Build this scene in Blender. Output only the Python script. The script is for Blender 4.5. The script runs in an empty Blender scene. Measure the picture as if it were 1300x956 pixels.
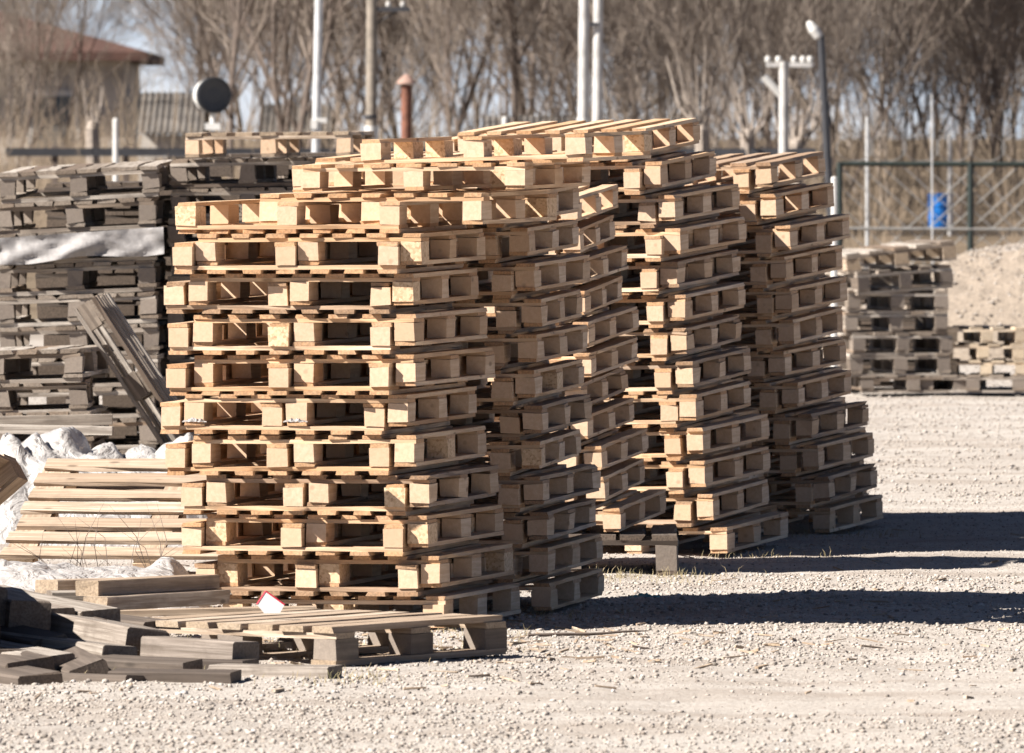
import bpy, math, random
import numpy as np
from mathutils import Matrix, Vector, Euler, noise as mnoise

random.seed(11)
RNG = np.random.default_rng(5)
R = math.radians
SC = bpy.context.scene
COL = SC.collection

# ------------------------------------------------------------------ frame
F = 12420.0          # focal length in pixels of a 1300 px wide frame
H = 1.667            # eye height
HZ = 222.0           # horizon row

def at(px, py, Y):
    return Vector(((px - 650.0) / F * Y, Y, H - (py - HZ) / F * Y))

def smooth(a, b, x):
    t = np.clip((x - a) / (b - a), 0, 1)
    return t * t * (3 - 2 * t)

def ground_z(x, y):
    x = np.asarray(x, float); y = np.asarray(y, float)
    u = (0.006 * np.sin(3.1 * x + 1.7 * y) * np.sin(2.3 * y - 1.1 * x + 1.0)
         + 0.005 * np.sin(7.3 * x - 4.1 * y + 2.0) * np.sin(5.9 * y + 2.2 * x)
         + 0.003 * np.sin(17.0 * x + 9.0 * y) * np.sin(13.0 * y - 11.0 * x + 0.5)) - 0.012
    u = u * (1 - smooth(70, 100, y))
    b = (0.95 * smooth(106, 128, y) + 0.9 * smooth(128, 185, y) + 1.0 * smooth(180, 330, y))
    return u + b

def gz(x, y):
    return float(ground_z(x, y))

# ------------------------------------------------------------------ helpers
class MB:
    def __init__(self):
        self.v = []; self.f = []
    def box(self, c, s, jit=0.0, rot=None):
        n = len(self.v)
        for dx in (-.5, .5):
            for dy in (-.5, .5):
                for dz in (-.5, .5):
                    p = Vector((dx * s[0], dy * s[1], dz * s[2]))
                    if jit:
                        p += Vector((random.uniform(-jit, jit), random.uniform(-jit, jit), random.uniform(-jit, jit)))
                    if rot is not None: p = rot @ p
                    self.v.append((p.x + c[0], p.y + c[1], p.z + c[2]))
        for q in ((0, 1, 3, 2), (4, 6, 7, 5), (0, 4, 5, 1), (2, 3, 7, 6), (0, 2, 6, 4), (1, 5, 7, 3)):
            self.f.append(tuple(n + i for i in q))
        return self
    def board(self, c, s, segs=6, bow=0.004, jit=0.0015, chip=0.0):
        """board along X with bow, twist and uneven edges"""
        n = len(self.v)
        L, W, T = s
        b1, b2 = random.uniform(-bow, bow), random.uniform(-bow, bow)
        tw = random.uniform(-.02, .02)
        sk0, sk1 = random.uniform(-.004, .004), random.uniform(-.004, .004)
        for i in range(segs + 1):
            t = i / segs
            x = (t - .5) * L
            k = 1 - (2 * t - 1) ** 2
            oy = b1 * k; oz = b2 * .35 * k
            a = tw * (t - .5)
            for (y, z) in ((-.5, -.5), (.5, -.5), (.5, .5), (-.5, .5)):
                yy = y * W; zz = z * T
                yy, zz = yy * math.cos(a) - zz * math.sin(a), yy * math.sin(a) + zz * math.cos(a)
                xx = x + (sk0 * y * 2 if i == 0 else sk1 * y * 2 if i == segs else 0)
                jy = random.uniform(-jit, jit) - (chip * random.random() ** 4 * (1 if y > 0 else -1))
                self.v.append((c[0] + xx, c[1] + yy + oy + jy, c[2] + zz + oz + random.uniform(-jit, jit) * .5))
        self.f.append((n, n + 3, n + 2, n + 1))
        for i in range(segs):
            a = n + 4 * i
            for j in range(4):
                k = (j + 1) % 4
                self.f.append((a + j, a + k, a + 4 + k, a + 4 + j))
        e = n + 4 * segs
        self.f.append((e, e + 1, e + 2, e + 3))
        return self
    def tube(self, p0, p1, r0, r1, n=6, caps=True):
        p0, p1 = Vector(p0), Vector(p1)
        d = (p1 - p0)
        if d.length < 1e-6: return self
        d.normalize()
        a = d.orthogonal().normalized(); b = d.cross(a)
        k = len(self.v)
        for p, r in ((p0, r0), (p1, r1)):
            for i in range(n):
                t = 2 * math.pi * i / n
                q = p + a * (r * math.cos(t)) + b * (r * math.sin(t))
                self.v.append(tuple(q))
        for i in range(n):
            j = (i + 1) % n
            self.f.append((k + i, k + j, k + n + j, k + n + i))
        if caps:
            self.f.append(tuple(k + i for i in reversed(range(n))))
            self.f.append(tuple(k + n + i for i in range(n)))
        return self
    def path(self, pts, radii, n=6):
        for i in range(len(pts) - 1):
            self.tube(pts[i], pts[i + 1], radii[i], radii[i + 1], n)
        return self
    def lathe(self, c, prof, n=20):
        k = len(self.v)
        for (r, z) in prof:
            for i in range(n):
                t = 2 * math.pi * i / n
                self.v.append((c[0] + r * math.cos(t), c[1] + r * math.sin(t), c[2] + z))
        for j in range(len(prof) - 1):
            for i in range(n):
                m = (i + 1) % n
                self.f.append((k + j * n + i, k + j * n + m, k + (j + 1) * n + m, k + (j + 1) * n + i))
        self.f.append(tuple(k + i for i in reversed(range(n))))
        e = k + (len(prof) - 1) * n
        self.f.append(tuple(e + i for i in range(n)))
        return self
    def mesh(self, name, mat):
        m = bpy.data.meshes.new(name)
        m.from_pydata(self.v, [], self.f)
        m.materials.append(mat)
        m.update()
        return m

def link(name, mesh, parent=None, M=None):
    o = bpy.data.objects.new(name, mesh)
    COL.objects.link(o)
    if parent is not None: o.parent = parent
    if M is not None: o.matrix_local = M
    return o

def tag(o, label, cat, group=None):
    o['label'] = label; o['category'] = cat; o['kind'] = 'thing'
    if group: o['group'] = group
    return o

def thing(name, label, cat, M=None, group=None):
    o = bpy.data.objects.new(name, None)
    o.empty_display_size = .1
    COL.objects.link(o)
    if M is not None: o.matrix_world = M
    return tag(o, label, cat, group)

def part(name, mb, mat, parent, M=None):
    return link(name, mb.mesh(name, mat), parent, M)

def setting(name, mesh):
    o = link(name, mesh); o['kind'] = 'structure'; return o

def stuff(name, mesh):
    o = link(name, mesh); o['kind'] = 'stuff'; return o

# ------------------------------------------------------------------ materials
def mat_new(name):
    m = bpy.data.materials.new(name); m.use_nodes = True
    nt = m.node_tree
    for n in list(nt.nodes): nt.nodes.remove(n)
    out = nt.nodes.new('ShaderNodeOutputMaterial')
    b = nt.nodes.new('ShaderNodeBsdfPrincipled')
    nt.links.new(b.outputs[0], out.inputs[0])
    return m, nt, b

def N(nt, t, **kw):
    n = nt.nodes.new(t)
    for k, v in kw.items():
        if k.startswith('i_'):
            n.inputs[k[2:].replace('_', ' ')].default_value = v
        else: setattr(n, k, v)
    return n

def mixc(nt, fac, a, b, blend='MIX'):
    n = nt.nodes.new('ShaderNodeMix'); n.data_type = 'RGBA'; n.blend_type = blend
    for i, x in ((0, fac), (6, a), (7, b)):
        if hasattr(x, 'links'): nt.links.new(x, n.inputs[i])
        elif isinstance(x, (int, float)): n.inputs[i].default_value = x
        else: n.inputs[i].default_value = (*x, 1)
    return n.outputs[2]

def mathn(nt, op, a, b=None, clamp=False):
    n = nt.nodes.new('ShaderNodeMath'); n.operation = op; n.use_clamp = clamp
    for i, x in enumerate((a, b)):
        if x is None: continue
        if hasattr(x, 'links'): nt.links.new(x, n.inputs[i])
        else: n.inputs[i].default_value = x
    return n.outputs[0]

def ramp(nt, fac, stops):
    n = nt.nodes.new('ShaderNodeValToRGB')
    el = n.color_ramp.elements
    el[0].position = stops[0][0]; el[0].color = (*stops[0][1], 1)
    el[1].position = stops[-1][0]; el[1].color = (*stops[-1][1], 1)
    for p, c in stops[1:-1]:
        e = el.new(p); e.color = (*c, 1)
    nt.links.new(fac, n.inputs[0])
    return n.outputs[0]

def wood(name, tones, grain_dark, end_col, stain=0.25, stain_col=(.2, .17, .14), chip=None, bump=.25, grain_amt=.5, speck=1.0, endmix=.7):
    """wood whose grain runs along object X; one tone per board"""
    m, nt, b = mat_new(name)
    tc = N(nt, 'ShaderNodeTexCoord'); geo = N(nt, 'ShaderNodeNewGeometry'); oi = N(nt, 'ShaderNodeObjectInfo')
    rnd = mathn(nt, 'FRACT', mathn(nt, 'ADD', mathn(nt, 'MULTIPLY', geo.outputs['Random Per Island'], 7.31),
                                   mathn(nt, 'MULTIPLY', oi.outputs['Random'], 13.7)))
    off = N(nt, 'ShaderNodeCombineXYZ')
    for i, k in enumerate((37.0, 91.0, 53.0)):
        nt.links.new(mathn(nt, 'MULTIPLY', rnd, k), off.inputs[i])
    add = N(nt, 'ShaderNodeVectorMath', operation='ADD')
    nt.links.new(tc.outputs['Object'], add.inputs[0]); nt.links.new(off.outputs[0], add.inputs[1])
    mp = N(nt, 'ShaderNodeMapping'); mp.inputs['Scale'].default_value = (2.2, 60, 60)
    nt.links.new(add.outputs[0], mp.inputs['Vector'])
    g = N(nt, 'ShaderNodeTexNoise', i_Scale=1.0, i_Detail=5.0, i_Roughness=.65, i_Distortion=.4)
    nt.links.new(mp.outputs[0], g.inputs['Vector'])
    base = ramp(nt, rnd, tones)
    gm = mathn(nt, 'MULTIPLY', ramp(nt, g.outputs['Fac'], [(.42, (1, 1, 1)), (.6, (0, 0, 0))]), grain_amt)
    c = mixc(nt, gm, base, grain_dark, 'MIX')
    # knots
    mp2 = N(nt, 'ShaderNodeMapping'); mp2.inputs['Scale'].default_value = (5, 13, 13)
    nt.links.new(add.outputs[0], mp2.inputs['Vector'])
    v = N(nt, 'ShaderNodeTexVoronoi', i_Scale=1.0); nt.links.new(mp2.outputs[0], v.inputs['Vector'])
    kn = ramp(nt, v.outputs['Distance'], [(.07, (1, 1, 1)), (.15, (0, 0, 0))])
    c = mixc(nt, mathn(nt, 'MULTIPLY', kn, .7), c, tuple(x * .45 for x in grain_dark))
    # broad stains and dirt
    s = N(nt, 'ShaderNodeTexNoise', i_Scale=9.0, i_Detail=4.0, i_Roughness=.7)
    nt.links.new(add.outputs[0], s.inputs['Vector'])
    sm = ramp(nt, s.outputs['Fac'], [(.5, (0, 0, 0)), (.75, (1, 1, 1))])
    c = mixc(nt, mathn(nt, 'MULTIPLY', sm, stain), c, stain_col)
    # end grain
    sx = N(nt, 'ShaderNodeSeparateXYZ'); nt.links.new(tc.outputs['Normal'], sx.inputs[0])
    en = mathn(nt, 'GREATER_THAN', mathn(nt, 'ABSOLUTE', sx.outputs[0]), .8)
    eg = N(nt, 'ShaderNodeTexNoise', i_Scale=130.0, i_Detail=3.0)
    nt.links.new(add.outputs[0], eg.inputs['Vector'])
    ecol = mixc(nt, mathn(nt, 'MULTIPLY', ramp(nt, eg.outputs['Fac'], [(.4, (0, 0, 0)), (.62, (1, 1, 1))]), speck), end_col, tuple(x * .55 for x in end_col))
    c = mixc(nt, mathn(nt, 'MULTIPLY', en, endmix), c, ecol)
    hgt = g.outputs['Fac']
    if chip is not None:
        # some blocks are pressed chips
        cv = N(nt, 'ShaderNodeTexVoronoi', i_Scale=110.0, i_Randomness=1.0)
        nt.links.new(add.outputs[0], cv.inputs['Vector'])
        sc_ = N(nt, 'ShaderNodeSeparateColor'); nt.links.new(cv.outputs['Color'], sc_.inputs[0])
        cc = ramp(nt, sc_.outputs[0], chip)
        c = cc
    nt.links.new(c, b.inputs['Base Color'])
    b.inputs['Roughness'].default_value = .78
    b.inputs['Specular IOR Level'].default_value = .25
    bp = N(nt, 'ShaderNodeBump', i_Strength=bump, i_Distance=.004)
    nt.links.new(hgt, bp.inputs['Height']); nt.links.new(bp.outputs[0], b.inputs['Normal'])
    return m

PINE = wood('pine', [(0, (.60, .425, .265)), (.25, (.66, .505, .345)), (.5, (.53, .345, .195)), (.7, (.63, .45, .285)), (.88, (.69, .545, .395)), (1, (.41, .25, .135))],
            (.36, .20, .10), (.50, .275, .135), stain=.34, stain_col=(.27, .185, .12), grain_amt=.55, bump=.4)
PINE_BLOCK = wood('pine_block', [(0, (.61, .44, .29)), (.35, (.67, .515, .37)), (.7, (.53, .36, .22)), (.9, (.63, .47, .325)), (1, (.45, .29, .17))],
                  (.40, .245, .135), (.60, .425, .29), stain=.42, stain_col=(.34, .225, .14), grain_amt=.5, speck=.15, endmix=.5)
PINE_OLD = wood('aged_pine', [(0, (.40, .28, .185)), (.4, (.48, .35, .24)), (.7, (.33, .225, .15)), (1, (.44, .345, .26))],
                (.23, .145, .085), (.36, .215, .12), stain=.5, stain_col=(.19, .14, .1), grain_amt=.6, bump=.45)
CHIP_BLOCK = wood('chip_block', [(0, (.6, .4, .25)), (1, (.68, .5, .34))], (.48, .31, .17), (.66, .48, .31), stain=0.0,
                  chip=[(0, (.40, .25, .14)), (.3, (.60, .42, .26)), (.7, (.68, .50, .32)), (1, (.50, .33, .19))])
CREAM = wood('cream_wood', [(0, (.62, .52, .40)), (.5, (.56, .455, .335)), (1, (.66, .57, .46))], (.40, .30, .2), (.5, .4, .28), stain=.3, stain_col=(.3, .23, .16))
GREY = wood('weathered_wood', [(0, (.31, .265, .215)), (.25, (.47, .42, .36)), (.5, (.19, .145, .105)), (.7, (.50, .455, .395)), (.88, (.24, .17, .115)), (1, (.12, .09, .068))],
            (.13, .10, .078), (.24, .19, .145), stain=.5, stain_col=(.10, .08, .062), bump=.45, grain_amt=.65)
GREY_BLOCK = wood('weathered_block', [(0, (.24, .195, .15)), (.5, (.14, .108, .082)), (1, (.33, .275, .22))],
                  (.09, .07, .055), (.24, .2, .165), stain=.55, stain_col=(.07, .055, .045), bump=.4, grain_amt=.6, speck=.3)
DARKW = wood('dark_and_shade_wood', [(0, (.065, .05, .04)), (.5, (.10, .078, .062)), (1, (.14, .112, .09))],
             (.05, .038, .03), (.16, .12, .09), stain=.5, stain_col=(.06, .05, .042), bump=.4, grain_amt=.6)  # dark wood; also holds the shade of heap and rear rows in its colour
TIMBER = wood('old_timber', [(0, (.33, .29, .245)), (.35, (.40, .355, .305)), (.7, (.25, .21, .175)), (1, (.34, .285, .24))],
              (.11, .085, .065), (.15, .115, .088), stain=.65, stain_col=(.10, .078, .06), bump=.8, grain_amt=.7)
TANW = wood('tan_timber', [(0, (.46, .365, .27)), (.5, (.36, .27, .195)), (1, (.52, .43, .335))],
            (.2, .14, .09), (.33, .25, .17), stain=.55, stain_col=(.19, .14, .105), bump=.6, grain_amt=.65)

def plain(name, col, rough=.7, metal=0.0, var=.25, scale=8.0, bump=.15, col2=None):
    m, nt, b = mat_new(name)
    tc = N(nt, 'ShaderNodeTexCoord')
    n = N(nt, 'ShaderNodeTexNoise', i_Scale=scale, i_Detail=6.0, i_Roughness=.65)
    nt.links.new(tc.outputs['Object'], n.inputs['Vector'])
    c2 = col2 or tuple(x * (1 - var) for x in col)
    nt.links.new(mixc(nt, ramp(nt, n.outputs['Fac'], [(.38, (0, 0, 0)), (.64, (1, 1, 1))]), col, c2), b.inputs['Base Color'])
    b.inputs['Roughness'].default_value = rough; b.inputs['Metallic'].default_value = metal
    bp = N(nt, 'ShaderNodeBump', i_Strength=bump, i_Distance=.01)
    nt.links.new(n.outputs['Fac'], bp.inputs['Height']); nt.links.new(bp.outputs[0], b.inputs['Normal'])
    return m

CONCRETE = plain('concrete', (.52, .50, .47), .85, var=.35, scale=5)
WHITE = plain('white_paint', (.58, .565, .53), .6, var=.15)
DARKM = plain('dark_metal', (.05, .05, .055), .5, .2)
GREENM = plain('dark_green_metal', (.018, .028, .024), .55, .1)
RUST = plain('rust', (.22, .09, .055), .85, .1, var=.45, scale=14)
BLUE = plain('blue_plastic', (.02, .20, .62), .35, var=.3, scale=5)
BLACKP = plain('black_plastic', (.03, .032, .036), .5, var=.2)
PALE = plain('pale_steel', (.55, .55, .54), .45, .1, var=.25)
ROOFR = plain('red_roof', (.085, .04, .028), .85, var=.4, scale=3)
PLASTER = plain('grey_plaster', (.48, .44, .39), .9, var=.3, scale=2)
ASBEST = plain('grey_roof', (.13, .115, .10), .85, var=.3, scale=3)
GLASSD = plain('dark_glass', (.04, .05, .06), .15, var=.1)
BARK = plain('bark', (.145, .11, .088), .9, var=.45, scale=12)
BARKP = plain('pale_bark', (.34, .285, .235), .9, var=.4, scale=12)
TWIG = plain('twigs', (.235, .19, .152), .9, var=.35, scale=1.2)
POLEW = plain('pole_wood', (.27, .23, .185), .9, var=.4, scale=7)
REED = plain('dry_stems', (.23, .175, .12), .9, var=.4, scale=2)
GRASSM = plain('dry_grass', (.34, .27, .16), .9, var=.5, scale=9, col2=(.17, .15, .07))
PAPER = plain('paper', (.72, .70, .68), .8, var=.06)
RED = plain('red_print', (.55, .03, .06), .6, var=.1)
TEAL = plain('teal_plastic', (.05, .28, .27), .5, var=.3)
WIRE = plain('galvanised_wire', (.34, .33, .31), .5, .4)

def film_mat():
    m, nt, b = mat_new('plastic_film')
    tc = N(nt, 'ShaderNodeTexCoord')
    n = N(nt, 'ShaderNodeTexNoise', i_Scale=9.0, i_Detail=6.0, i_Distortion=2.5)
    nt.links.new(tc.outputs['Object'], n.inputs['Vector'])
    nt.links.new(mixc(nt, n.outputs['Fac'], (.50, .485, .465), (.24, .215, .195)), b.inputs['Base Color'])
    b.inputs['Roughness'].default_value = .35
    b.inputs['Subsurface Weight'].default_value = 0.0
    bp = N(nt, 'ShaderNodeBump', i_Strength=.9, i_Distance=.03)
    nt.links.new(n.outputs['Fac'], bp.inputs['Height']); nt.links.new(bp.outputs[0], b.inputs['Normal'])
    return m
FILM = film_mat()
SHEET = plain('grey_tarp', (.29, .272, .26), .6, var=.4, scale=7, bump=.9)

def ground_mat():
    m, nt, b = mat_new('gravel_ground')
    tc = N(nt, 'ShaderNodeTexCoord')
    P = tc.outputs['Object']
    n1 = N(nt, 'ShaderNodeTexNoise', i_Scale=1.3, i_Detail=5.0, i_Roughness=.6); nt.links.new(P, n1.inputs['Vector'])
    n2 = N(nt, 'ShaderNodeTexNoise', i_Scale=55.0, i_Detail=6.0, i_Roughness=.75); nt.links.new(P, n2.inputs['Vector'])
    v = N(nt, 'ShaderNodeTexVoronoi', i_Scale=70.0); nt.links.new(P, v.inputs['Vector'])
    c = ramp(nt, n1.outputs['Fac'], [(.3, (.315, .282, .25)), (.5, (.41, .373, .333)), (.7, (.35, .312, .275))])
    c = mixc(nt, ramp(nt, n2.outputs['Fac'], [(.45, (0, 0, 0)), (.7, (.6, .6, .6))]), c, (.18, .148, .12))
    sc_ = N(nt, 'ShaderNodeSeparateColor'); nt.links.new(v.outputs['Color'], sc_.inputs[0])
    c = mixc(nt, .4, c, ramp(nt, sc_.outputs[0], [(0, (.24, .205, .175)), (.5, (.38, .34, .295)), (1, (.50, .465, .42))]))
    mpr = N(nt, 'ShaderNodeMapping'); mpr.inputs['Scale'].default_value = (.35, 1.6, 1); mpr.inputs['Rotation'].default_value = (0, 0, R(-14))
    nt.links.new(P, mpr.inputs['Vector'])
    n5 = N(nt, 'ShaderNodeTexNoise', i_Scale=1.0, i_Detail=4.0, i_Roughness=.55); nt.links.new(mpr.outputs[0], n5.inputs['Vector'])
    c = mixc(nt, ramp(nt, n5.outputs['Fac'], [(.48, (0, 0, 0)), (.62, (.55, .55, .55))]), c, (.25, .205, .168))
    c = mixc(nt, ramp(nt, n5.outputs['Fac'], [(.32, (.5, .5, .5)), (.42, (0, 0, 0))]), c, (.47, .44, .40))
    # dead grass on the bank behind the yard
    sx = N(nt, 'ShaderNodeSeparateXYZ'); nt.links.new(P, sx.inputs[0])
    n3 = N(nt, 'ShaderNodeTexNoise', i_Scale=.5, i_Detail=8.0, i_Roughness=.7); nt.links.new(P, n3.inputs['Vector'])
    gcol = ramp(nt, n3.outputs['Fac'], [(.3, (.065, .05, .034)), (.5, (.145, .11, .076)), (.7, (.21, .168, .118))])
    d = mathn(nt, 'ADD', sx.outputs[1], mathn(nt, 'MULTIPLY', n1.outputs['Fac'], 6.0))
    mr = N(nt, 'ShaderNodeMapRange'); mr.inputs['From Min'].default_value = 100; mr.inputs['From Max'].default_value = 110
    nt.links.new(d, mr.inputs['Value'])
    c = mixc(nt, mr.outputs[0], c, gcol)
    nt.links.new(c, b.inputs['Base Color'])
    b.inputs['Roughness'].default_value = .95
    b.inputs['Specular IOR Level'].default_value = .1
    hh = mathn(nt, 'ADD', n2.outputs['Fac'], mathn(nt, 'MULTIPLY', v.outputs['Distance'], -.8))
    bp = N(nt, 'ShaderNodeBump', i_Strength=.5, i_Distance=.008)
    nt.links.new(hh, bp.inputs['Height']); nt.links.new(bp.outputs[0], b.inputs['Normal'])
    return m
GROUND = ground_mat()

def stone_mat():
    m, nt, b = mat_new('stones')
    geo = N(nt, 'ShaderNodeNewGeometry'); tc = N(nt, 'ShaderNodeTexCoord')
    c = ramp(nt, geo.outputs['Random Per Island'], [(0, (.13, .115, .10)), (.15, (.34, .30, .26)), (.5, (.42, .375, .33)), (.72, (.29, .25, .215)), (.85, (.52, .49, .455)), (.93, (.20, .165, .14)), (1, (.14, .125, .115))])
    n = N(nt, 'ShaderNodeTexNoise', i_Scale=90.0, i_Detail=3.0); nt.links.new(tc.outputs['Object'], n.inputs['Vector'])
    c = mixc(nt, mathn(nt, 'MULTIPLY', n.outputs['Fac'], .4), c, (.33, .28, .23))
    nt.links.new(c, b.inputs['Base Color']); b.inputs['Roughness'].default_value = .9
    b.inputs['Specular IOR Level'].default_value = .15
    return m
STONE = stone_mat()

# ------------------------------------------------------------------ ground
def axis(dense0, dense1, step, far0, far1, growth=1.25):
    a = list(np.arange(dense0, dense1, step))
    s = step; x = dense1
    while x < far1: a.append(x); s *= growth; x += s
    a.append(far1)
    s = step; x = dense0; pre = []
    while True:
        s *= growth; x -= s
        if x <= far0: break
        pre.append(x)
    pre.append(far0)
    return np.array(pre[::-1] + a)
xs = axis(-3.6, 3.6, .06, -500, 500)
ys = np.concatenate([axis(26, 50, .06, -30, 50.01)[:-1], np.arange(50, 100, .5), np.arange(100, 400, 4.0), np.arange(400, 1500, 60.0)])
GX, GY = np.meshgrid(xs, ys)
GZ = ground_z(GX, GY)
nx, ny = len(xs), len(ys)
verts = np.stack([GX, GY, GZ], -1).reshape(-1, 3)
ii = (np.arange(ny - 1)[:, None] * nx + np.arange(nx - 1)[None]).reshape(-1)
quads = np.stack([ii, ii + 1, ii + nx + 1, ii + nx], -1)

def np_mesh(name, verts, faces, mat, smooth_=False):
    m = bpy.data.meshes.new(name)
    k = faces.shape[1]
    m.vertices.add(len(verts)); m.vertices.foreach_set('co', verts.astype(np.float32).ravel())
    m.loops.add(faces.size); m.loops.foreach_set('vertex_index', faces.astype(np.int32).ravel())
    m.polygons.add(len(faces))
    m.polygons.foreach_set('loop_start', np.arange(0, faces.size, k, dtype=np.int32))
    m.materials.append(mat)
    m.update(calc_edges=True); m.validate()
    if smooth_: m.polygons.foreach_set('use_smooth', np.ones(len(faces), bool))
    return m
setting('ground', np_mesh('ground', verts, quads, GROUND, True))

# loose stones lying over the yard
phi = (1 + 5 ** .5) / 2
ICO = np.array([(-1, phi, 0), (1, phi, 0), (-1, -phi, 0), (1, -phi, 0), (0, -1, phi), (0, 1, phi), (0, -1, -phi), (0, 1, -phi), (phi, 0, -1), (phi, 0, 1), (-phi, 0, -1), (-phi, 0, 1)]) / math.sqrt(1 + phi * phi)
ICOF = np.array([(0, 11, 5), (0, 5, 1), (0, 1, 7), (0, 7, 10), (0, 10, 11), (1, 5, 9), (5, 11, 4), (11, 10, 2), (10, 7, 6), (7, 1, 8), (3, 9, 4), (3, 4, 2), (3, 2, 6), (3, 6, 8), (3, 8, 9), (4, 9, 5), (2, 4, 11), (6, 2, 10), (8, 6, 7), (9, 8, 1)])
OCT = np.array([(1, 0, 0), (-1, 0, 0), (0, 1, 0), (0, -1, 0), (0, 0, 1), (0, 0, -1.0)])
OCTF = np.array([(0, 2, 4), (2, 1, 4), (1, 3, 4), (3, 0, 4), (2, 0, 5), (1, 2, 5), (3, 1, 5), (0, 3, 5)])

def stones(x, y, z, size, base, faces):
    n = len(x); k = len(base)
    a = RNG.uniform(0, 2 * np.pi, n)
    sc_ = size[:, None] * RNG.uniform((.7, .7, .45), (1.3, 1.0, .8), (n, 3))
    p = base[None] * (1 + RNG.uniform(-.33, .3, (n, k, 1)))
    p = p * sc_[:, None, :]
    ca, sa = np.cos(a)[:, None], np.sin(a)[:, None]
    q = np.empty_like(p)
    q[..., 0] = p[..., 0] * ca - p[..., 1] * sa; q[..., 1] = p[..., 0] * sa + p[..., 1] * ca; q[..., 2] = p[..., 2]
    q[..., 0] += x[:, None]; q[..., 1] += y[:, None]; q[..., 2] += (z + sc_[:, 2] * .35)[:, None]
    f = faces[None] + (np.arange(n) * k)[:, None, None]
    return q.reshape(-1, 3), f.reshape(-1, 3)

def scatter(n, y0, y1, smin, smax, base, faces, track=True):
    y = RNG.uniform(y0, y1, n); x = RNG.uniform(-.058, .058, n) * y
    if track:   # the wheel track is swept nearly clean
        t = (x + .25) - (y - 33.5) * .9
        cl = np.exp(-((y - 31.3 - .25 * x) / 2.0) ** 2) * smooth(-.8, .4, x)
        keep = RNG.uniform(0, 1, n) > .93 * cl
        patch = .5 + .5 * np.sin(2.1 * x + 1.3 * y) * np.sin(1.7 * y - .9 * x)
        keep &= RNG.uniform(0, 1, n) < .35 + .65 * patch
        x, y = x[keep], y[keep]
    s = smin + (smax - smin) * RNG.uniform(0, 1, len(x)) ** 3
    return stones(x, y, ground_z(x, y), s, base, faces)
v1, f1 = scatter(60000, 26.5, 41, .0028, .0125, ICO, ICOF)
v2, f2 = scatter(95000, 26.5, 52, .0025, .008, OCT, OCTF)
v3, f3 = scatter(34000, 50, 92, .006, .017, OCT, OCTF, False)
fs = np.concatenate([f1, f2 + len(v1), f3 + len(v1) + len(v2)])
stuff('gravel', np_mesh('gravel', np.concatenate([v1, v2, v3]), fs, STONE))

# ------------------------------------------------------------------ pallets
class Kind:
    """one make of pallet: board thickness, block height, width (X), length (Y)"""
    def __init__(s, t, bh, W, L, nb=7, bw=.074, blk=(.075, .14), mats=None, perimeter=False, rough=1.0, drop=0.0, chipk=-1):
        s.t, s.bh, s.W, s.L, s.nb, s.bw, s.blk, s.perim = t, bh, W, L, nb, bw, blk, perimeter
        s.h = 3 * t + bh
        m1, m2 = mats or (PINE, PINE_BLOCK)
        s.decks, s.strs, s.blks, s.runs = [], [], [], []
        for k in range(7):
            mb = MB()
            for i in range(nb):
                if drop and 0 < i < nb - 1 and random.random() < drop: continue
                c = -W / 2 + bw / 2 + (W - bw) * i / (nb - 1)
                e = random.uniform(-.006, .006) * rough
                mb.board((e, c + random.uniform(-.004, .004) * rough * (0 < i < nb - 1), 0),
                         (L - random.uniform(0, .008), bw + random.uniform(-.006, .004), t), bow=.003 * rough, jit=.0014 * rough, chip=.008 * rough)
            s.decks.append(mb.mesh('deck', m1))
            s.strs.append(MB().board((0, 0, 0), (W - random.uniform(0, .008), blk[1] - random.uniform(0, .02), t * .97), bow=.002 * rough, jit=.0012 * rough, chip=.006).mesh('stringer_board', m1))
            s.blks.append(MB().box((0, 0, 0), (blk[1] + random.uniform(-.006, .006), blk[0] + random.uniform(-.003, .003), bh * .995), .0022 * rough).mesh('block', CHIP_BLOCK if k == chipk else m2))
            s.runs.append(MB().board((0, 0, 0), (L - random.uniform(0, .01), (blk[0] if not perimeter else .1) + random.uniform(-.004, .006), t * .97), bow=.002 * rough, jit=.0013 * rough, chip=.008).mesh('runner', m1))
        s.cross = [MB().board((0, 0, 0), (W - .01, blk[1] * .8, t * .97), bow=.002, jit=.0012).mesh('runner', m1) for _ in range(2)]
    def put(s, M, label, group, flip=False, name='pallet', cat='pallet'):
        if flip: M = M @ Matrix.Translation((0, 0, s.h)) @ Matrix.Rotation(math.pi, 4, 'Y')
        o = thing(name, label, cat, M, group)
        Q = Matrix.Rotation(math.pi / 2, 4, 'Z')
        r = lambda a: random.uniform(-a, a)
        t, bh, W, L = s.t, s.bh, s.W, s.L
        X = [-(W - s.blk[0]) / 2, 0, (W - s.blk[0]) / 2]
        Yb = [-(L - s.blk[1]) / 2, 0, (L - s.blk[1]) / 2]
        half = random.random() < .5
        S = Matrix.Rotation(math.pi, 4, 'Z') if half else Matrix.Identity(4)
        link('deck', random.choice(s.decks), o, Matrix.Translation((0, 0, 2.5 * t + bh)) @ S @ Q)
        for y in Yb:
            link('stringer_board', random.choice(s.strs), o, Matrix.Translation((r(.002), y, 1.5 * t + bh)) @ Matrix.Rotation(random.choice((0, math.pi)), 4, 'Z'))
        for y in Yb:
            for x in X:
                link('block', random.choice(s.blks), o, Matrix.Translation((x + r(.004), y + r(.006), t + bh / 2)) @ Matrix.Rotation(math.pi / 2 + r(.03), 4, 'Z'))
        for x in X:
            link('runner', random.choice(s.runs), o, Matrix.Translation((x + r(.003), 0, t / 2)) @ Matrix.Rotation(random.choice((-1, 1)) * math.pi / 2, 4, 'Z'))
        if s.perim:
            for y in (Yb[0], Yb[2]):
                link('runner', random.choice(s.cross), o, Matrix.Translation((0, y, -t * .5 - .001)))
        return o

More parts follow.
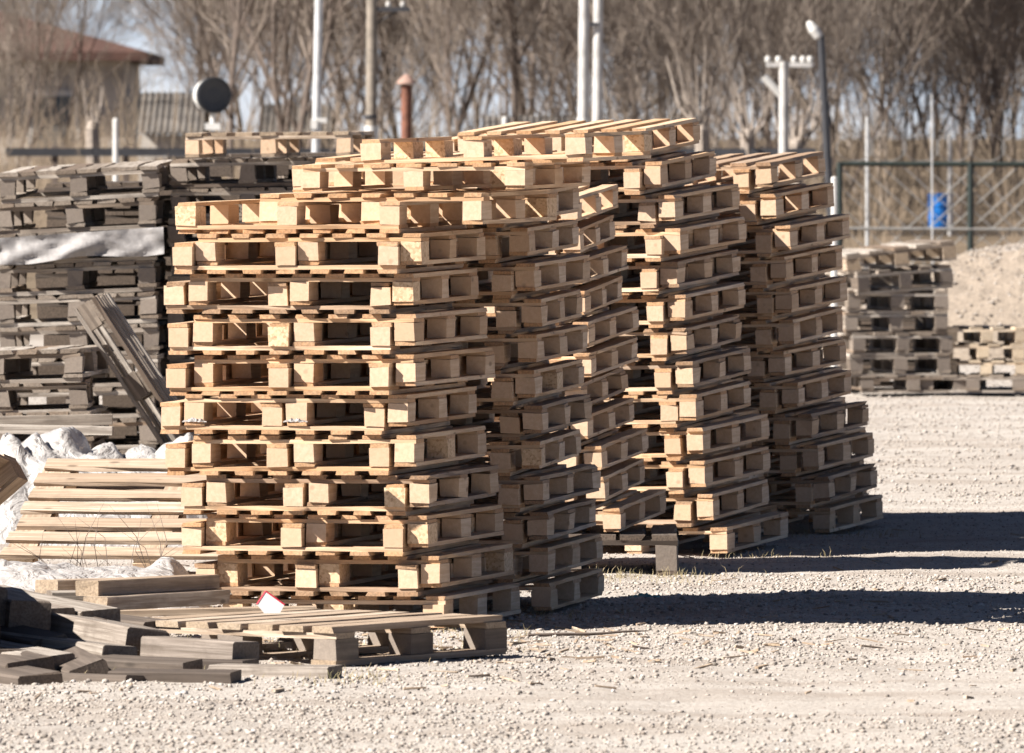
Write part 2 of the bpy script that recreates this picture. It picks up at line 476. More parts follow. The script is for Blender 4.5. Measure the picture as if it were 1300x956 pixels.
OLD = (PINE_OLD, PINE_BLOCK)
KA = Kind(.0150, .0705, .845, 1.20, chipk=3)
KA.alt = Kind(.0150, .0705, .845, 1.20, mats=OLD, rough=1.7, drop=.06)
KB = Kind(.0140, .063, .845, 1.15, chipk=3)
KB.alt = Kind(.0140, .063, .845, 1.15, mats=OLD, rough=1.7, drop=.06)
KN = Kind(.0135, .060, .84, 1.15)
KN.alt = Kind(.0135, .060, .84, 1.15, mats=OLD, rough=1.7, drop=.06)
KC = Kind(.0150, .0685, .85, 1.20)
KC.alt = Kind(.0150, .0685, .85, 1.20, mats=OLD, rough=1.7, drop=.06)
KG = Kind(.021, .080, .86, 1.2, nb=8, bw=.106, blk=(.085, .12), mats=(GREY, GREY_BLOCK), perimeter=True, rough=3.2, drop=.03)
KG2 = Kind(.019, .076, .84, 1.2, nb=8, bw=.103, blk=(.085, .12), mats=(GREY, GREY_BLOCK), perimeter=True, rough=3.4, drop=.04)
KGD = Kind(.021, .080, .86, 1.2, nb=8, bw=.106, blk=(.23, .14), mats=(DARKW, DARKW), perimeter=True, rough=2.0, drop=.03)  # rear-row make: shade put into its colour, wide blocks close the gaps
KP = Kind(.018, .078, .90, 1.1, nb=7, bw=.095, blk=(.08, .12), mats=(TANW, PINE_BLOCK), rough=1.8)
KF = Kind(.021, .072, .94, .95, nb=7, bw=.105, blk=(.10, .12), mats=(TANW, GREY_BLOCK), rough=1.6)
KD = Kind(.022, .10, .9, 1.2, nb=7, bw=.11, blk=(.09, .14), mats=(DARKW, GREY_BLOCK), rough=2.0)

ORD = 'first second third fourth fifth sixth seventh eighth ninth tenth eleventh twelfth thirteenth fourteenth'.split()
GAP = .0015

def stack(K, Y0, corners, inv, yaw, tilt0, tilt1, roll, where, group, base=True, z0=0.0, base_kind=None, seed=1):
    """corners: pixel column of the near right corner, lowest tier first; inv: sideways offset (m) of the upturned one of each pair"""
    rs = random.Random(seed)
    n = len(corners); z = z0
    for i, px in enumerate(corners):
        fr = i / max(1, n - 1)
        ti = tilt0 + (tilt1 - tilt0) * fr
        a = R(-yaw + rs.uniform(-1.7, 1.7)); rj = rs.uniform(-.3, .3)
        def M(k, x, zz, ya, dy=0):
            cx = (x - 650) / F * Y0
            T = Matrix.Translation((cx, Y0 + dy - .01 * i, zz)) @ Matrix.Rotation(ya, 4, 'Z') @ Matrix.Rotation(R(ti), 4, 'X') @ Matrix.Rotation(R(-roll + rj), 4, 'Y')
            return T @ Matrix.Translation((-k.W / 2, k.L / 2, 0))
        tier = ORD[i]
        if i == 0 and base:
            K.put(M(K, px, z, a), f'new pallet, single bottom tier beneath {where}', group)
            z += K.h + GAP
            continue
        off, dyaw = inv[i % len(inv)] if isinstance(inv, list) else (inv, 0)
        off += rs.uniform(-.012, .012)
        if abs(off) < K.blk[0] + .012: off = math.copysign(K.blk[0] + .012, off)
        mpx = F / Y0
        a2 = a + R(rs.uniform(-.35, .35))
        k1 = K.alt if rs.random() < .2 else K
        k2 = K.alt if rs.random() < .2 else K
        k1.put(M(K, px + off * mpx, z, a2, rs.uniform(-.03, .03)), f'upturned new pallet, lower of the pair, {tier} tier up, {where}', group, flip=True)
        k2.put(M(K, px, z + 2 * K.t + GAP, a), f'new pallet, upper of the pair, {tier} tier up, {where}', group)
        z += 5 * K.t + K.bh + 2 * GAP
    return z

GA, GB, GN, GC, GD = ('new pallets in the frontmost pale stack', 'new pallets in the second pale stack', 'new pallets in the slim middle stack',
                      'new pallets in the tall leaning stack', 'new pallets in the rear right stack')
# frontmost stack (tier 0 = single pallet on the ground)
A_left = [277, 271, 255, 257, 240, 230, 239, 240, 237, 247]
A_cor = [x + 288 for x in A_left]
zA = stack(KA, 36.0, A_cor, -.088, 12.6, .1, .5, .3, 'frontmost pale stack', GA, seed=3)
mA = F / 36.0
def MA(k, x, z, yaw, pitch=.5, roll=.3, Y=35.95):
    T = Matrix.Translation(((x - 650) / mA, Y, z)) @ Matrix.Rotation(R(-yaw), 4, 'Z') @ Matrix.Rotation(R(pitch), 4, 'X') @ Matrix.Rotation(R(-roll), 4, 'Y')
    return T @ Matrix.Translation((-k.W / 2, k.L / 2, 0))
KA.put(MA(KA, 507, zA, 12), 'upturned new pine pallet jutting out leftmost near the top of the frontmost pale stack', GA, flip=True)
KA.put(MA(KA, 612, zA + .0315, 13.5), 'new pine pallet with shaded front, third from top of the frontmost pale stack', GA)
zA += 5 * KA.t + KA.bh + .003
KT = Kind(.0135, .058, .845, 1.2)
KT.put(MA(KT, 667, zA + .012, 12.0, .6, .6), 'new pine pallet, second from top of the frontmost pale stack', GA)
zA += KT.h + .015
KB.put(MA(KB, 743, zA, 13.0, .7, 1.6), 'upturned new pine pallet with chipboard blocks, topmost on the frontmost pale stack', GA, flip=True)

B_cor = [700, 697, 696, 690, 687, 689, 680, 682, 688, 679, 671, 673, 676]
stack(KB, 37.42, B_cor, [(-.09, 0), (-.12, 0), (-.10, 0)], 9.6, .6, 1.4, .6, 'pale stack behind the frontmost', GB, seed=8)

N_cor = [787, 768, 764, 747, 739, 750, 748, 743, 738, 736, 732]
zN = .165
YN = 41.15
mN = F / YN
MN = Matrix.Translation(((860 - 650) / mN, YN - .10, -.012)) @ Matrix.Rotation(R(-1), 4, 'Z')
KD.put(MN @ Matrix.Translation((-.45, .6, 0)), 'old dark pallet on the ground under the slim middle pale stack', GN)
stack(KN, YN, N_cor, [(-.09, 0), (-.12, 0), (-.1, 0)], 9.5, 2.2, 2.8, 1.2, 'slim middle pale stack', GN, base=True, z0=zN, seed=21)

C_cor = [923, 906, 896, 893, 884, 880, 872, 870, 861, 864, 857, 840, 821]
stack(KC, 43.1, C_cor, -.088, 13.8, 1.4, 2.5, 1.2, 'tallest leaning pale stack', GC, seed=13)
D_cor = [1054, 1054, 1039, 1032, 1013, 996, 1008, 1004, 998, 1003, 985, 980]
stack(KC, 45.6, D_cor, -.098, 14.2, 1.2, 2.6, 1.2, 'rear right pale stack', GD, seed=17)

E_cor = [912, 902, 892, 890, 884, 880, 874, 868, 862, 858, 850]  # hidden stack, added to join the ground shadows and darken gaps
stack(KC, 44.42, E_cor, -.092, 13.0, .9, 1.6, .8, 'hidden stack between tallest and rear', 'new pallets hidden between the tall and rear stacks', seed=31)
G_cor = [1046, 1040, 1032, 1022, 1014, 1004, 1000, 996, 990, 986]  # hidden stack behind the rear one, added to lengthen the ground shadow
stack(KC, 46.95, G_cor, -.092, 13.0, .9, 1.6, .8, 'hidden hindmost pale stack', 'new pallets in the hidden hindmost stack', seed=37)

# ------------------------------------------------------------------ weathered stacks on the left
def tier_label(kind, i, where): return f'{kind}, {ORD[i]} tier up in {where}'
YG = 52.6; mG = F / YG
GL1, GL2 = 'old pallets in the left grey stack', 'old pallets in the second grey stack'
def MG(k, x, z, yaw, roll, Y=YG, pitch=.4):
    T = Matrix.Translation(((x - 650) / (F / Y), Y, z)) @ Matrix.Rotation(R(-yaw), 4, 'Z') @ Matrix.Rotation(R(pitch), 4, 'X')
    return T @ Matrix.Translation((0, k.L / 2, 0)) @ Matrix.Rotation(R(-roll), 4, 'Y')
rr = random.Random(4)
z = .02
hG = KG.h + KG.t
tarp_at = None
for i in range(12):
    z += KG.t
    if i == 7:
        tarp_at = z; z += KG.h + .004
        KG.put(MG(KG, 98, tarp_at, 2, 2.0), 'old grey pallet under a draped grey sheet in the leftmost weathered stack', GL1)
        continue
    x = 98 + rr.uniform(-4, 4)
    KG.put(MG(KG, x, z, 2 + rr.uniform(-1.2, 1.2), 1.0 + 2.2 * i / 11, pitch=.4 + 1.3 * (i > 8)), tier_label('old grey pallet', i, 'the leftmost weathered stack'), GL1)
    z += KG.h + .004
    if i == 9: break
# sheet draped over one tier
mb = MB()
nxs, nzs = 36, 10
vs = []
for thick in (0, 1):
    for j in range(nzs + 1):
        for i in range(nxs + 1):
            u, w = i / nxs, j / nzs
            x = -.455 + .91 * u
            zz = .132 - .14 * w * (1 + .08 * math.sin(9 * u))
            yy = -.012 - .022 * w + .016 * math.sin(7 * u + 3 * w) * w + .012 * math.sin(17 * u + 5 * w * w) + .014 * mnoise.noise(Vector((u * 7, w * 2.5, 2))) + .012 * mnoise.noise(Vector((u * 21, w * 7, 5)))
            vs.append((x, yy + .004 * thick, zz + .03 * (u - .5)))
mb.v = vs
w_ = nxs + 1
for j in range(nzs):
    for i in range(nxs):
        a = j * w_ + i
        mb.f.append((a, a + 1, a + w_ + 1, a + w_))
        b_ = a + w_ * (nzs + 1)
        mb.f.append((b_, b_ + w_, b_ + w_ + 1, b_ + 1))
me = mb.mesh('tarp_sheet', SHEET)
for p in me.polygons: p.use_smooth = True
o = link('tarp_sheet', me, None, Matrix.Translation(((102 - 650) / mG, YG - .03, (tarp_at or 1.2) + .008)) @ Matrix.Rotation(R(-2), 4, 'Z') @ Matrix.Rotation(R(-2), 4, 'Y'))
tag(o, 'crumpled grey sheet hanging over one tier of the leftmost weathered stack', 'tarp')

z = .02
for i in range(13):
    z += KG2.t
    x = 312 + rr.uniform(-4, 4)
    z += .003
    KG2.put(MG(KG2, x, z, 3 + rr.uniform(-1.2, 1.2), .3 + .9 * i / 11, Y=52.9), tier_label('old grey pallet', i, 'the weathered stack beside the leftmost one'), GL2)
    z += KG2.h + .003
    if z > 1.62: break
KP.put(MG(KP, 340, z + .006, 6, .5, Y=52.7), 'pale pallet lying alone on top of the second weathered stack', GL2)
z = .02
for i in range(12):
    z += KG.t
    KG.put(MG(KG, 470 + rr.uniform(-6, 6), z, -4 + rr.uniform(-2, 2), .2, Y=55.0), tier_label('old dark grey pallet', i, 'the half hidden weathered stack'), 'old pallets in the half hidden grey stack')
    z += KG.h + .004
    if z > 1.56: break

for (px, Yb_, wh) in ((150, 54.25, 'the grey stack behind the leftmost one'), (345, 54.6, 'the grey stack behind the second one')):  # rear rows added in dark wood to keep the front stacks' gaps dark
    z = .02
    for i in range(10 if px < 200 else 11):
        z += KGD.t
        KGD.put(MG(KGD, px + rr.uniform(-9, 9), z, rr.uniform(-3, 3), .8, Y=Yb_), tier_label('added shade-coloured pallet', i, wh), 'added dark pallets of ' + wh)
        z += KGD.h - .004

# lower heap in front of the leftmost grey stack
YH = 48.0; mH = F / YH
hz_ = .0
heap = [(58, .02, 3, .5, KG, 'old grey pallet at the foot of the low heap before the leftmost stack'),
        (52, .185, 1, 1.2, KG2, 'old brown pallet second from the foot of the low heap'),
        (50, .335, 2, 1.0, KG, 'old grey pallet third from the foot of the low heap'),
        (47, .49, -1, 1.8, KG2, 'old brown pallet fourth from the foot of the low heap'),
        (38, .64, 4, 1.5, KG, 'old grey pallet topmost on the low heap before the leftmost stack')]
for (x, z, yaw, roll, k, lab) in heap:
    T = Matrix.Translation(((x - 45 - 650) / mH, YH, z + k.t)) @ Matrix.Rotation(R(-yaw), 4, 'Z') @ Matrix.Rotation(R(-roll), 4, 'Y') @ Matrix.Translation((0, k.L / 2, 0))
    k.put(T, lab, 'old pallets in the low heap')
# dark pallet leaning against the grey stack
p = at(182, 488, 49.2)
T = Matrix.Translation(p) @ Matrix.Rotation(R(-3), 4, 'Z') @ Matrix.Rotation(R(57), 4, 'Y') @ Matrix.Rotation(R(90), 4, 'Z') @ Matrix.Translation((0, 0, -.06))
KD2 = Kind(.02, .07, .8, .98, nb=6, bw=.07, blk=(.08, .13), mats=(GREY, GREY_BLOCK), rough=1.5)
KD2.put(T, 'dark slatted pallet leaning steeply against the weathered stack', None)

# ------------------------------------------------------------------ timbers
def timber(px, py, Y, az, L, w, h, tilt, roll, label, group, mat=TIMBER, name='timber_beam'):
    """near end centre at a pixel and depth; az: heading of the near end, degrees from +X towards the camera"""
    if group and name == 'timber_beam' and mat is not TANW: w, h = w * 1.12, h * 1.32
    e = at(px, py, Y)
    d = Vector((math.cos(R(az)) * math.cos(R(tilt)), -math.sin(R(az)) * math.cos(R(tilt)), -math.sin(R(tilt))))
    c = e - d * (L / 2)
    q = d.to_track_quat('X', 'Z').to_matrix().to_4x4()
    mb = MB()
    segs = 10
    n0 = len(mb.v)
    # eight sided, worn corners
    ch = min(w, h) * .07
    prof = [(-w / 2 + ch, -h / 2), (w / 2 - ch, -h / 2), (w / 2, -h / 2 + ch), (w / 2, h / 2 - ch), (w / 2 - ch, h / 2), (-w / 2 + ch, h / 2), (-w / 2, h / 2 - ch), (-w / 2, -h / 2 + ch)]
    sd = random.uniform(0, 50)
    for i in range(segs + 1):
        x = (i / segs - .5) * L
        for (y, zz) in prof:
            k = mnoise.noise(Vector((x * 4 + sd, y * 14, zz * 14)))
            s_ = 1 + .05 * k
            mb.v.append((x + (.012 * mnoise.noise(Vector((y * 30, zz * 30, sd))) if i in (0, segs) else 0), y * s_, zz * s_))
    mb.f.append(tuple(reversed(range(8)))); mb.f.append(tuple(segs * 8 + i for i in range(8)))
    for i in range(segs):
        for j in range(8):
            k = (j + 1) % 8
            mb.f.append((i * 8 + j, i * 8 + k, i * 8 + 8 + k, i * 8 + 8 + j))
    o = link(name, mb.mesh(name, mat), None, Matrix.Translation(c) @ q @ Matrix.Rotation(R(roll), 4, 'X'))
    return tag(o, label, 'timber', group)
GT = 'old timbers in the front heap'
# two stacked long beams and those behind them
timber(110, 747, 35.0, 114, 1.0, .095, .055, -.8, 0, 'tan beam with rough end grain, upper of two beside the front stack', GT, TANW)
timber(121, 767, 34.9, 113, 1.05, .095, .052, -.8, 0, 'tan beam, lower of the two beside the front stack', GT, TANW)
timber(58, 745, 35.9, 125, 1.1, .10, .05, -1.0, 0, 'long grey beam lying behind the two tan ones', GT, TANW)
timber(62, 763, 35.3, 165, .28, .10, .055, 0, 0, 'short grey offcut under the long beams', GT)
# heap; dark wood on the lower beams carries the heap's shade in its colour
timber(72, 787, 33.7, 65, 1.6, .125, .062, 2.0, 2, 'weathered beam with sunlit top, uppermost at left of the heap', GT)
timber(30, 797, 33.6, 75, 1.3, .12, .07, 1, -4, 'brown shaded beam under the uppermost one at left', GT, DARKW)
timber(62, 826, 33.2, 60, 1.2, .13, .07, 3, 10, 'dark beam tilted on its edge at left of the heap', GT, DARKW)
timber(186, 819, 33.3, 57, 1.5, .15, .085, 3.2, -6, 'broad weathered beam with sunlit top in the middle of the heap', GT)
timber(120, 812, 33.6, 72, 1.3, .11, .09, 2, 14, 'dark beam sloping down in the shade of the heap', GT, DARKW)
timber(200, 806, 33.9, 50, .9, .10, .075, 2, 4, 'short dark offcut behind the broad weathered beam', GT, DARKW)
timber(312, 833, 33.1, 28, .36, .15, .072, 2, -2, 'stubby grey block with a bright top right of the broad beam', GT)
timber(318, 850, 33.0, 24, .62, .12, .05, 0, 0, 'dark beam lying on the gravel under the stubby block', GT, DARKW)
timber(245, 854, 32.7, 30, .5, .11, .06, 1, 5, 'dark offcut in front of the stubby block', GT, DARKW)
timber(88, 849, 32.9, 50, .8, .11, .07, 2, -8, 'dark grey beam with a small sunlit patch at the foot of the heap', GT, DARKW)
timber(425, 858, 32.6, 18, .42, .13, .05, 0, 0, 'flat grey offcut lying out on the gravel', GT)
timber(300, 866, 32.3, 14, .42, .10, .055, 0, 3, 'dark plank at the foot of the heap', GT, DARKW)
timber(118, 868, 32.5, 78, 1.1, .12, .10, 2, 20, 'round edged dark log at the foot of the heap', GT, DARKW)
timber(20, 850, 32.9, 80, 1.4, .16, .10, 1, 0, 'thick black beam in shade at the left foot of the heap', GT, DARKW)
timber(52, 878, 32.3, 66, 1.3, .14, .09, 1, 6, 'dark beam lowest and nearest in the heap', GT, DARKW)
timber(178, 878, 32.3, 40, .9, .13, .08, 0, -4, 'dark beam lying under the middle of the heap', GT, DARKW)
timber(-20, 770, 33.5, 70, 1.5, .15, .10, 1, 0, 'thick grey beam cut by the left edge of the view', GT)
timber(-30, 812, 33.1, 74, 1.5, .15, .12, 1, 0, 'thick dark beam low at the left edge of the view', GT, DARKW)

timber(-42, 790, 32.9, 80, 1.5, .16, .17, 0, 0, 'square dark beam added beyond the left edge for shade, lower of two', GT, DARKW)  # unseen pair of beams, added to cast shade over the heap
timber(-50, 738, 32.9, 84, 1.5, .16, .13, 0, 0, 'square dark beam added beyond the left edge for shade, upper of two', GT, DARKW)

for (px, py, Y, az, L, w_, h_, tl, ro, lab) in (  # filler beams, coloured dark to stand for shade in the gaps
        (40, 860, 32.6, 70, 1.3, .15, .09, 1, 8, 'dark beam low in the heap beside the black one'),
        (110, 842, 33.4, 60, 1.2, .13, .10, 1, -6, 'dark beam wedged under the broad weathered beam'),
        (160, 850, 33.2, 48, 1.1, .13, .09, 1, 4, 'dark beam lying flat beneath the middle of the heap'),
        (225, 862, 33.0, 42, .9, .12, .08, 0, 0, 'dark beam on the gravel below the grey offcut'),
        (20, 815, 33.9, 68, 1.3, .15, .12, 1, 5, 'thick dark beam inside the heap behind the tilted one'),
        (150, 830, 34.2, 66, 1.2, .14, .11, 1, 0, 'thick dark beam inside the heap behind the broad one'),
        (90, 822, 34.0, 75, 1.2, .14, .10, 1, -8, 'dark beam inside the heap near its uppermost beam')):
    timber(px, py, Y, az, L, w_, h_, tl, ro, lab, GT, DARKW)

for (px, py, Y, az, L, w_, h_, tl, ro, mt, lab) in (
        (128, 792, 33.75, 60, 1.2, .14, .075, 3, 3, TIMBER, 'pale topped beam lying across the top of the heap'),
        (38, 781, 33.5, 72, 1.2, .13, .075, 2, -3, TIMBER, 'grey beam end near the left edge on top of the heap'),
        (150, 838, 32.95, 52, .9, .13, .075, 2, -5, TIMBER, 'grey beam with a pale cut end at the front of the heap'),
        (262, 838, 33.5, 45, .7, .13, .075, 2, 2, TIMBER, 'grey beam butting against the stubby block'),
        (70, 852, 32.7, 62, 1.0, .14, .08, 2, 6, TIMBER, 'grey beam sticking out low at the left of the heap')):
    timber(px, py, Y, az, L, w_, h_, tl, ro, lab, GT, mt)

# ------------------------------------------------------------------ loose pallets up front and left
nc = Vector(((425 - 650) / F * 33.4, 33.4, -.012))
T = Matrix.Translation(nc) @ Matrix.Rotation(R(-38), 4, 'Z') @ Matrix.Rotation(R(.4), 4, 'X') @ Matrix.Translation((-KF.W / 2, KF.L / 2, 0))
KF.put(T, 'single weathered pallet lying flat on the gravel before the frontmost stack', None)
# torn card scrap with a red edge
sc_o = thing('card_scrap', 'white card scrap with red edges standing on the flat pallet', 'card', Matrix.Translation(at(343, 766, 33.9)) @ Matrix.Rotation(R(-12), 4, 'X') @ Matrix.Rotation(R(8), 4, 'Z'))
out = [(-.046, -.005), (-.02, -.036), (.034, -.034), (.05, -.004), (-.016, .042)]
mb = MB()
for yy in (-.002, .002):
    for (a, b_) in out: mb.v.append((a, yy, b_))
mb.f = [(0, 1, 2, 3, 4), (9, 8, 7, 6, 5)] + [(i, i + 5, (i + 1) % 5 + 5, (i + 1) % 5) for i in range(5)]
part('card', mb, PAPER, sc_o)
mb = MB()
for i in (3, 4):
    a, b_ = Vector((out[i][0], -.0, out[i][1])), Vector((out[(i + 1) % 5][0], 0, out[(i + 1) % 5][1]))
    mb.tube(a, b_, .0034, .0034, 6)
part('red_edge', mb, RED, sc_o)

# sloping new pallet on the left, boards across the view
c = at(213, 650, 39.6)
T = Matrix.Translation(c) @ Matrix.Rotation(R(79), 4, 'Z') @ Matrix.Rotation(R(-26), 4, 'Y') @ Matrix.Translation((0, 0, -.10))
KS = Kind(.017, .07, .84, 1.2, nb=7, bw=.085, blk=(.075, .13), mats=(TANW, PINE_BLOCK), rough=1.5)
KS.put(T, 'new pale pallet propped at a slope left of the frontmost stack', None)
c = at(-88, 612, 38.6)
T = Matrix.Translation(c) @ Matrix.Rotation(R(70), 4, 'Z') @ Matrix.Rotation(R(-38), 4, 'X') @ Matrix.Rotation(R(20), 4, 'Y') @ Matrix.Translation((0, 0, -.1))
KS2 = Kind(.018, .07, .6, .5, nb=5, bw=.09, blk=(.075, .1), mats=(TANW, TANW), rough=1.3)
KS2.put(T, 'tan crate panel tipped up at the left edge of the view', None, name='pallet')

# crumpled film
def film(px0, px1, Y, depth, hgt, label, seed):
    x0, x1 = (px0 - 650) / F * Y, (px1 - 650) / F * Y
    nx_, ny_ = 90, 40
    mb = MB()
    for j in range(ny_ + 1):
        for i in range(nx_ + 1):
            u, w = i / nx_, j / ny_
            x = x0 + (x1 - x0) * u; y = Y + depth * (w - .5)
            e = min(1, 6 * u, 6 * (1 - u)) * math.sin(math.pi * w) ** .7
            q = Vector((x * 3.0, y * 2.0, seed))
            k = mnoise.noise(q) * .5 + abs(mnoise.noise(q * 1.9)) * .45 + abs(mnoise.noise(q * 4.3)) * .16 + abs(mnoise.noise(q * 9)) * .06
            mb.v.append((x + .02 * mnoise.noise(q * 3), y, -.02 + hgt * e * (.6 + .5 * k)))
    for j in range(ny_):
        for i in range(nx_):
            a = j * (nx_ + 1) + i
            mb.f.append((a, a + 1, a + nx_ + 2, a + nx_ + 1))
    me = mb.mesh('plastic_film', FILM)
    for p in me.polygons: p.use_smooth = True
    tag(link('plastic_film', me), label, 'plastic film')
film(-60, 300, 45.2, 1.8, .66, 'large crumpled white plastic film behind the sloping pallet', 3.3)
film(-50, 272, 37.7, 1.0, .27, 'crumpled white plastic film below the sloping pallet', 8.1)
def boards(px, py, Y, L, w, t, yaw, tilt, label, mat=TANW):
    o = link('plank', MB().board((0, 0, 0), (L, w, t), bow=.006).mesh('plank', mat), None,
             Matrix.Translation(at(px, py, Y)) @ Matrix.Rotation(R(yaw), 4, 'Z') @ Matrix.Rotation(R(tilt), 4, 'Y'))
    tag(o, label, 'plank', 'loose planks on the left')
boards(60, 534, 46.6, .62, .12, .05, 4, -1, 'pale plank lying before the low heap, upper of two', GREY)
boards(50, 545, 46.3, .7, .14, .04, -3, 1, 'pale plank lying before the low heap, lower of two', GREY)
boards(250, 777, 34.9, .85, .1, .022, 6, -1, 'thin pale board lying on the ground behind the flat pallet')
boards(245, 790, 34.6, .6, .08, .02, -12, 0, 'dark thin board under the flat pallet', DARKW)
# small scraps caught between the tiers
def scrap(px, py, Y, sx, label, mat, name='plastic_scrap', cat='scrap', hh=.012):
    mb = MB(); n = 12; p0 = at(px, py, Y)
    for j in range(5):
        for i in range(n + 1):
            u, w = i / n - .5, j / 4 - .5
            mb.v.append((u * sx, w * .08, hh * (1 - 3.0 * u * u) * (1 - 3 * w * w) * (.6 + mnoise.noise(Vector((u * 9 + px, w * 7, py))))))
    for j in range(4):
        for i in range(n):
            a = j * (n + 1) + i; mb.f.append((a, a + 1, a + n + 2, a + n + 1))
    tag(link(name, mb.mesh(name, mat), None, Matrix.Translation(p0)), label, cat)
scrap(247, 536, 35.88, .09, 'white plastic scrap under the left block of the frontmost stack', FILM, hh=.02)
scrap(375, 536, 35.84, .09, 'white plastic scrap under the middle block of the frontmost stack', FILM, hh=.02)
scrap(818, 758, 38.4, .12, 'small teal plastic scrap in the shade on the gravel', TEAL, hh=.02)
mb = MB()
for _ in range(420):
    Y = random.uniform(31, 48); x = random.uniform(-.05, .052) * Y
    if random.random() < .6: Y = random.gauss(35.2, 1.0); x = random.gauss(-.6, .8)
    a = random.uniform(0, 3.14); L = random.uniform(.02, .11)
    rot = Matrix.Rotation(a, 3, 'Z') @ Matrix.Rotation(random.uniform(-.2, .2), 3, 'Y')
    mb.box((x, Y, gz(x, Y) + .006), (L, random.uniform(.004, .014), random.uniform(.003, .008)), .0015, rot)
stuff('wood_splinters', mb.mesh('wood_splinters', TANW))
# twig on the gravel
mb = MB(); pts = [at(670 + 19 * i, 799 + 1.5 * math.sin(i * 1.3), 36.0 - .0 * i) for i in range(9)]
pts = [Vector((p.x, 35.6 + .02 * i, .012 + gz(p.x, 35.7))) for i, p in enumerate(pts)]
mb.path(pts, [.006, .007, .007, .006, .006, .005, .005, .004, .002], 6)
tag(link('dry_stick', mb.mesh('dry_stick', BARK)), 'thin dry stick lying on the gravel before the second stack', 'stick')

# ------------------------------------------------------------------ dry grass in the yard
def blades(n, fx, mat, name, h0, h1, r):
    mb = MB()
    for _ in range(n):
        x, y = fx(); b0 = Vector((x, y, gz(x, y) - .005)); hh = random.uniform(h0, h1)
        d = Vector((random.gauss(0, .35), random.gauss(0, .35), 1)).normalized()
        m_ = b0 + d * hh * .6; e = m_ + (d + Vector((random.gauss(0, .5), random.gauss(0, .5), -.2))).normalized() * hh * .4
        mb.tube(b0, m_, r, r * .8, 3, False); mb.tube(m_, e, r * .8, r * .2, 3, False)
    return mb.mesh(name, mat)
def spots():
    c = random.choice([(150, 47.2, .25), (150, 47.4, .2), (240, 34.9, .3), (60, 37.0, .8), (300, 33.9, .5), (430, 32.5, .18), (865, 40.6, .12), (780, 40.7, .12), (400, 34.6, .4), (170, 33.0, .5), (330, 34.9, .5), (600, 35.9, .25), (700, 37.3, .2), (820, 40.95, .35), (960, 43.0, .3), (1070, 45.4, .3), (520, 34.6, .4), (300, 35.9, .3)])
    Y = c[1] + random.gauss(0, .25)
    return ((c[0] - 650) / F * Y + random.gauss(0, c[2] * .6), Y)
stuff('dry_grass', blades(1500, spots, GRASSM, 'dry_grass', .012, .06, .0013))
def tall():
    Y = random.uniform(38.2, 39.0)
    return ((random.choice((70, 95, 120, 130, 205, 160)) + random.gauss(0, 8) - 650) / F * Y, Y)
stuff('dead_weeds', blades(26, tall, BARK, 'dead_weeds', .2, .5, .0018))

# ------------------------------------------------------------------ weathered heap on the right
YR = 74.0; mR = F / YR
GR = 'old pallets in the right far heap'
def MR(x, z, yaw, roll, k, Y=YR):
    return Matrix.Translation(((x - 650) / mR, Y, z)) @ Matrix.Rotation(R(yaw), 4, 'Z') @ Matrix.Rotation(R(-roll), 4, 'Y') @ Matrix.Translation((0, k.L / 2, 0))
KRB = Kind(.018, .06, .80, 1.0, nb=5, bw=.115, blk=(.1, .14), mats=(GREY, GREY_BLOCK), perimeter=True, rough=2.0)
KR = Kind(.022, .085, .78, 1.0, nb=5, bw=.115, blk=(.1, .14), mats=(GREY, GREY_BLOCK), perimeter=True, rough=2.2, drop=.1)
seq = [(1160, .02, 4, 0, 'old grey pallet flat on the ground under the far right heap'), (1235, .02, -6, 0, 'old grey pallet flat on the ground beside the far right heap'),
       (1143, .145, 8, .3, 'old dark pallet, second tier of the far right heap'), (1146, .30, 10, 0, 'old dark pallet, third tier of the far right heap'),
       (1138, .46, 6, .6, 'old dark pallet, fourth tier of the far right heap'), (1140, .62, 9, -.4, 'old dark pallet, fifth tier of the far right heap'),
       (1150, .785, 20, 4, 'broken old pallet tilted near the top of the far right heap')]
for (x, z, yaw, roll, lab) in seq:
    k = KRB if z < .1 else KR
    k.put(MR(x, z + k.t, yaw, roll, k), lab, GR)
KR2 = Kind(.022, .085, .85, 1.1, nb=5, bw=.115, blk=(.1, .14), mats=(GREY, TANW), rough=2.0)
KR2.put(MR(1146, .97, 12, 7, KR2), 'pale grey pallet tilted on top of the far right heap', GR)
KR3 = Kind(.018, .066, .62, .9, nb=4, bw=.1, blk=(.09, .14), mats=(CREAM, CREAM), rough=1.8)
for i, (x, w) in enumerate(((1252, 'lowest'), (1249, 'middle'), (1254, 'topmost'))):
    KR3.put(MR(x, .142 + .126 * i, -4 + 5 * i, 0, KR3, Y=74.1), f'bright small pallet, {w} of three piled before the gravel mound', 'bright pallets before the gravel mound')

for i in range(5):  # dark pile added behind to blacken the far heap's gaps
    KGD.put(MR(1120 + 9 * (i % 2), .03 + KGD.t + .17 * i, -3, 0, KGD, Y=75.6), f'added shade-coloured pallet, {ORD[i]} tier up behind the far right heap', 'added dark pallets behind the far right heap')
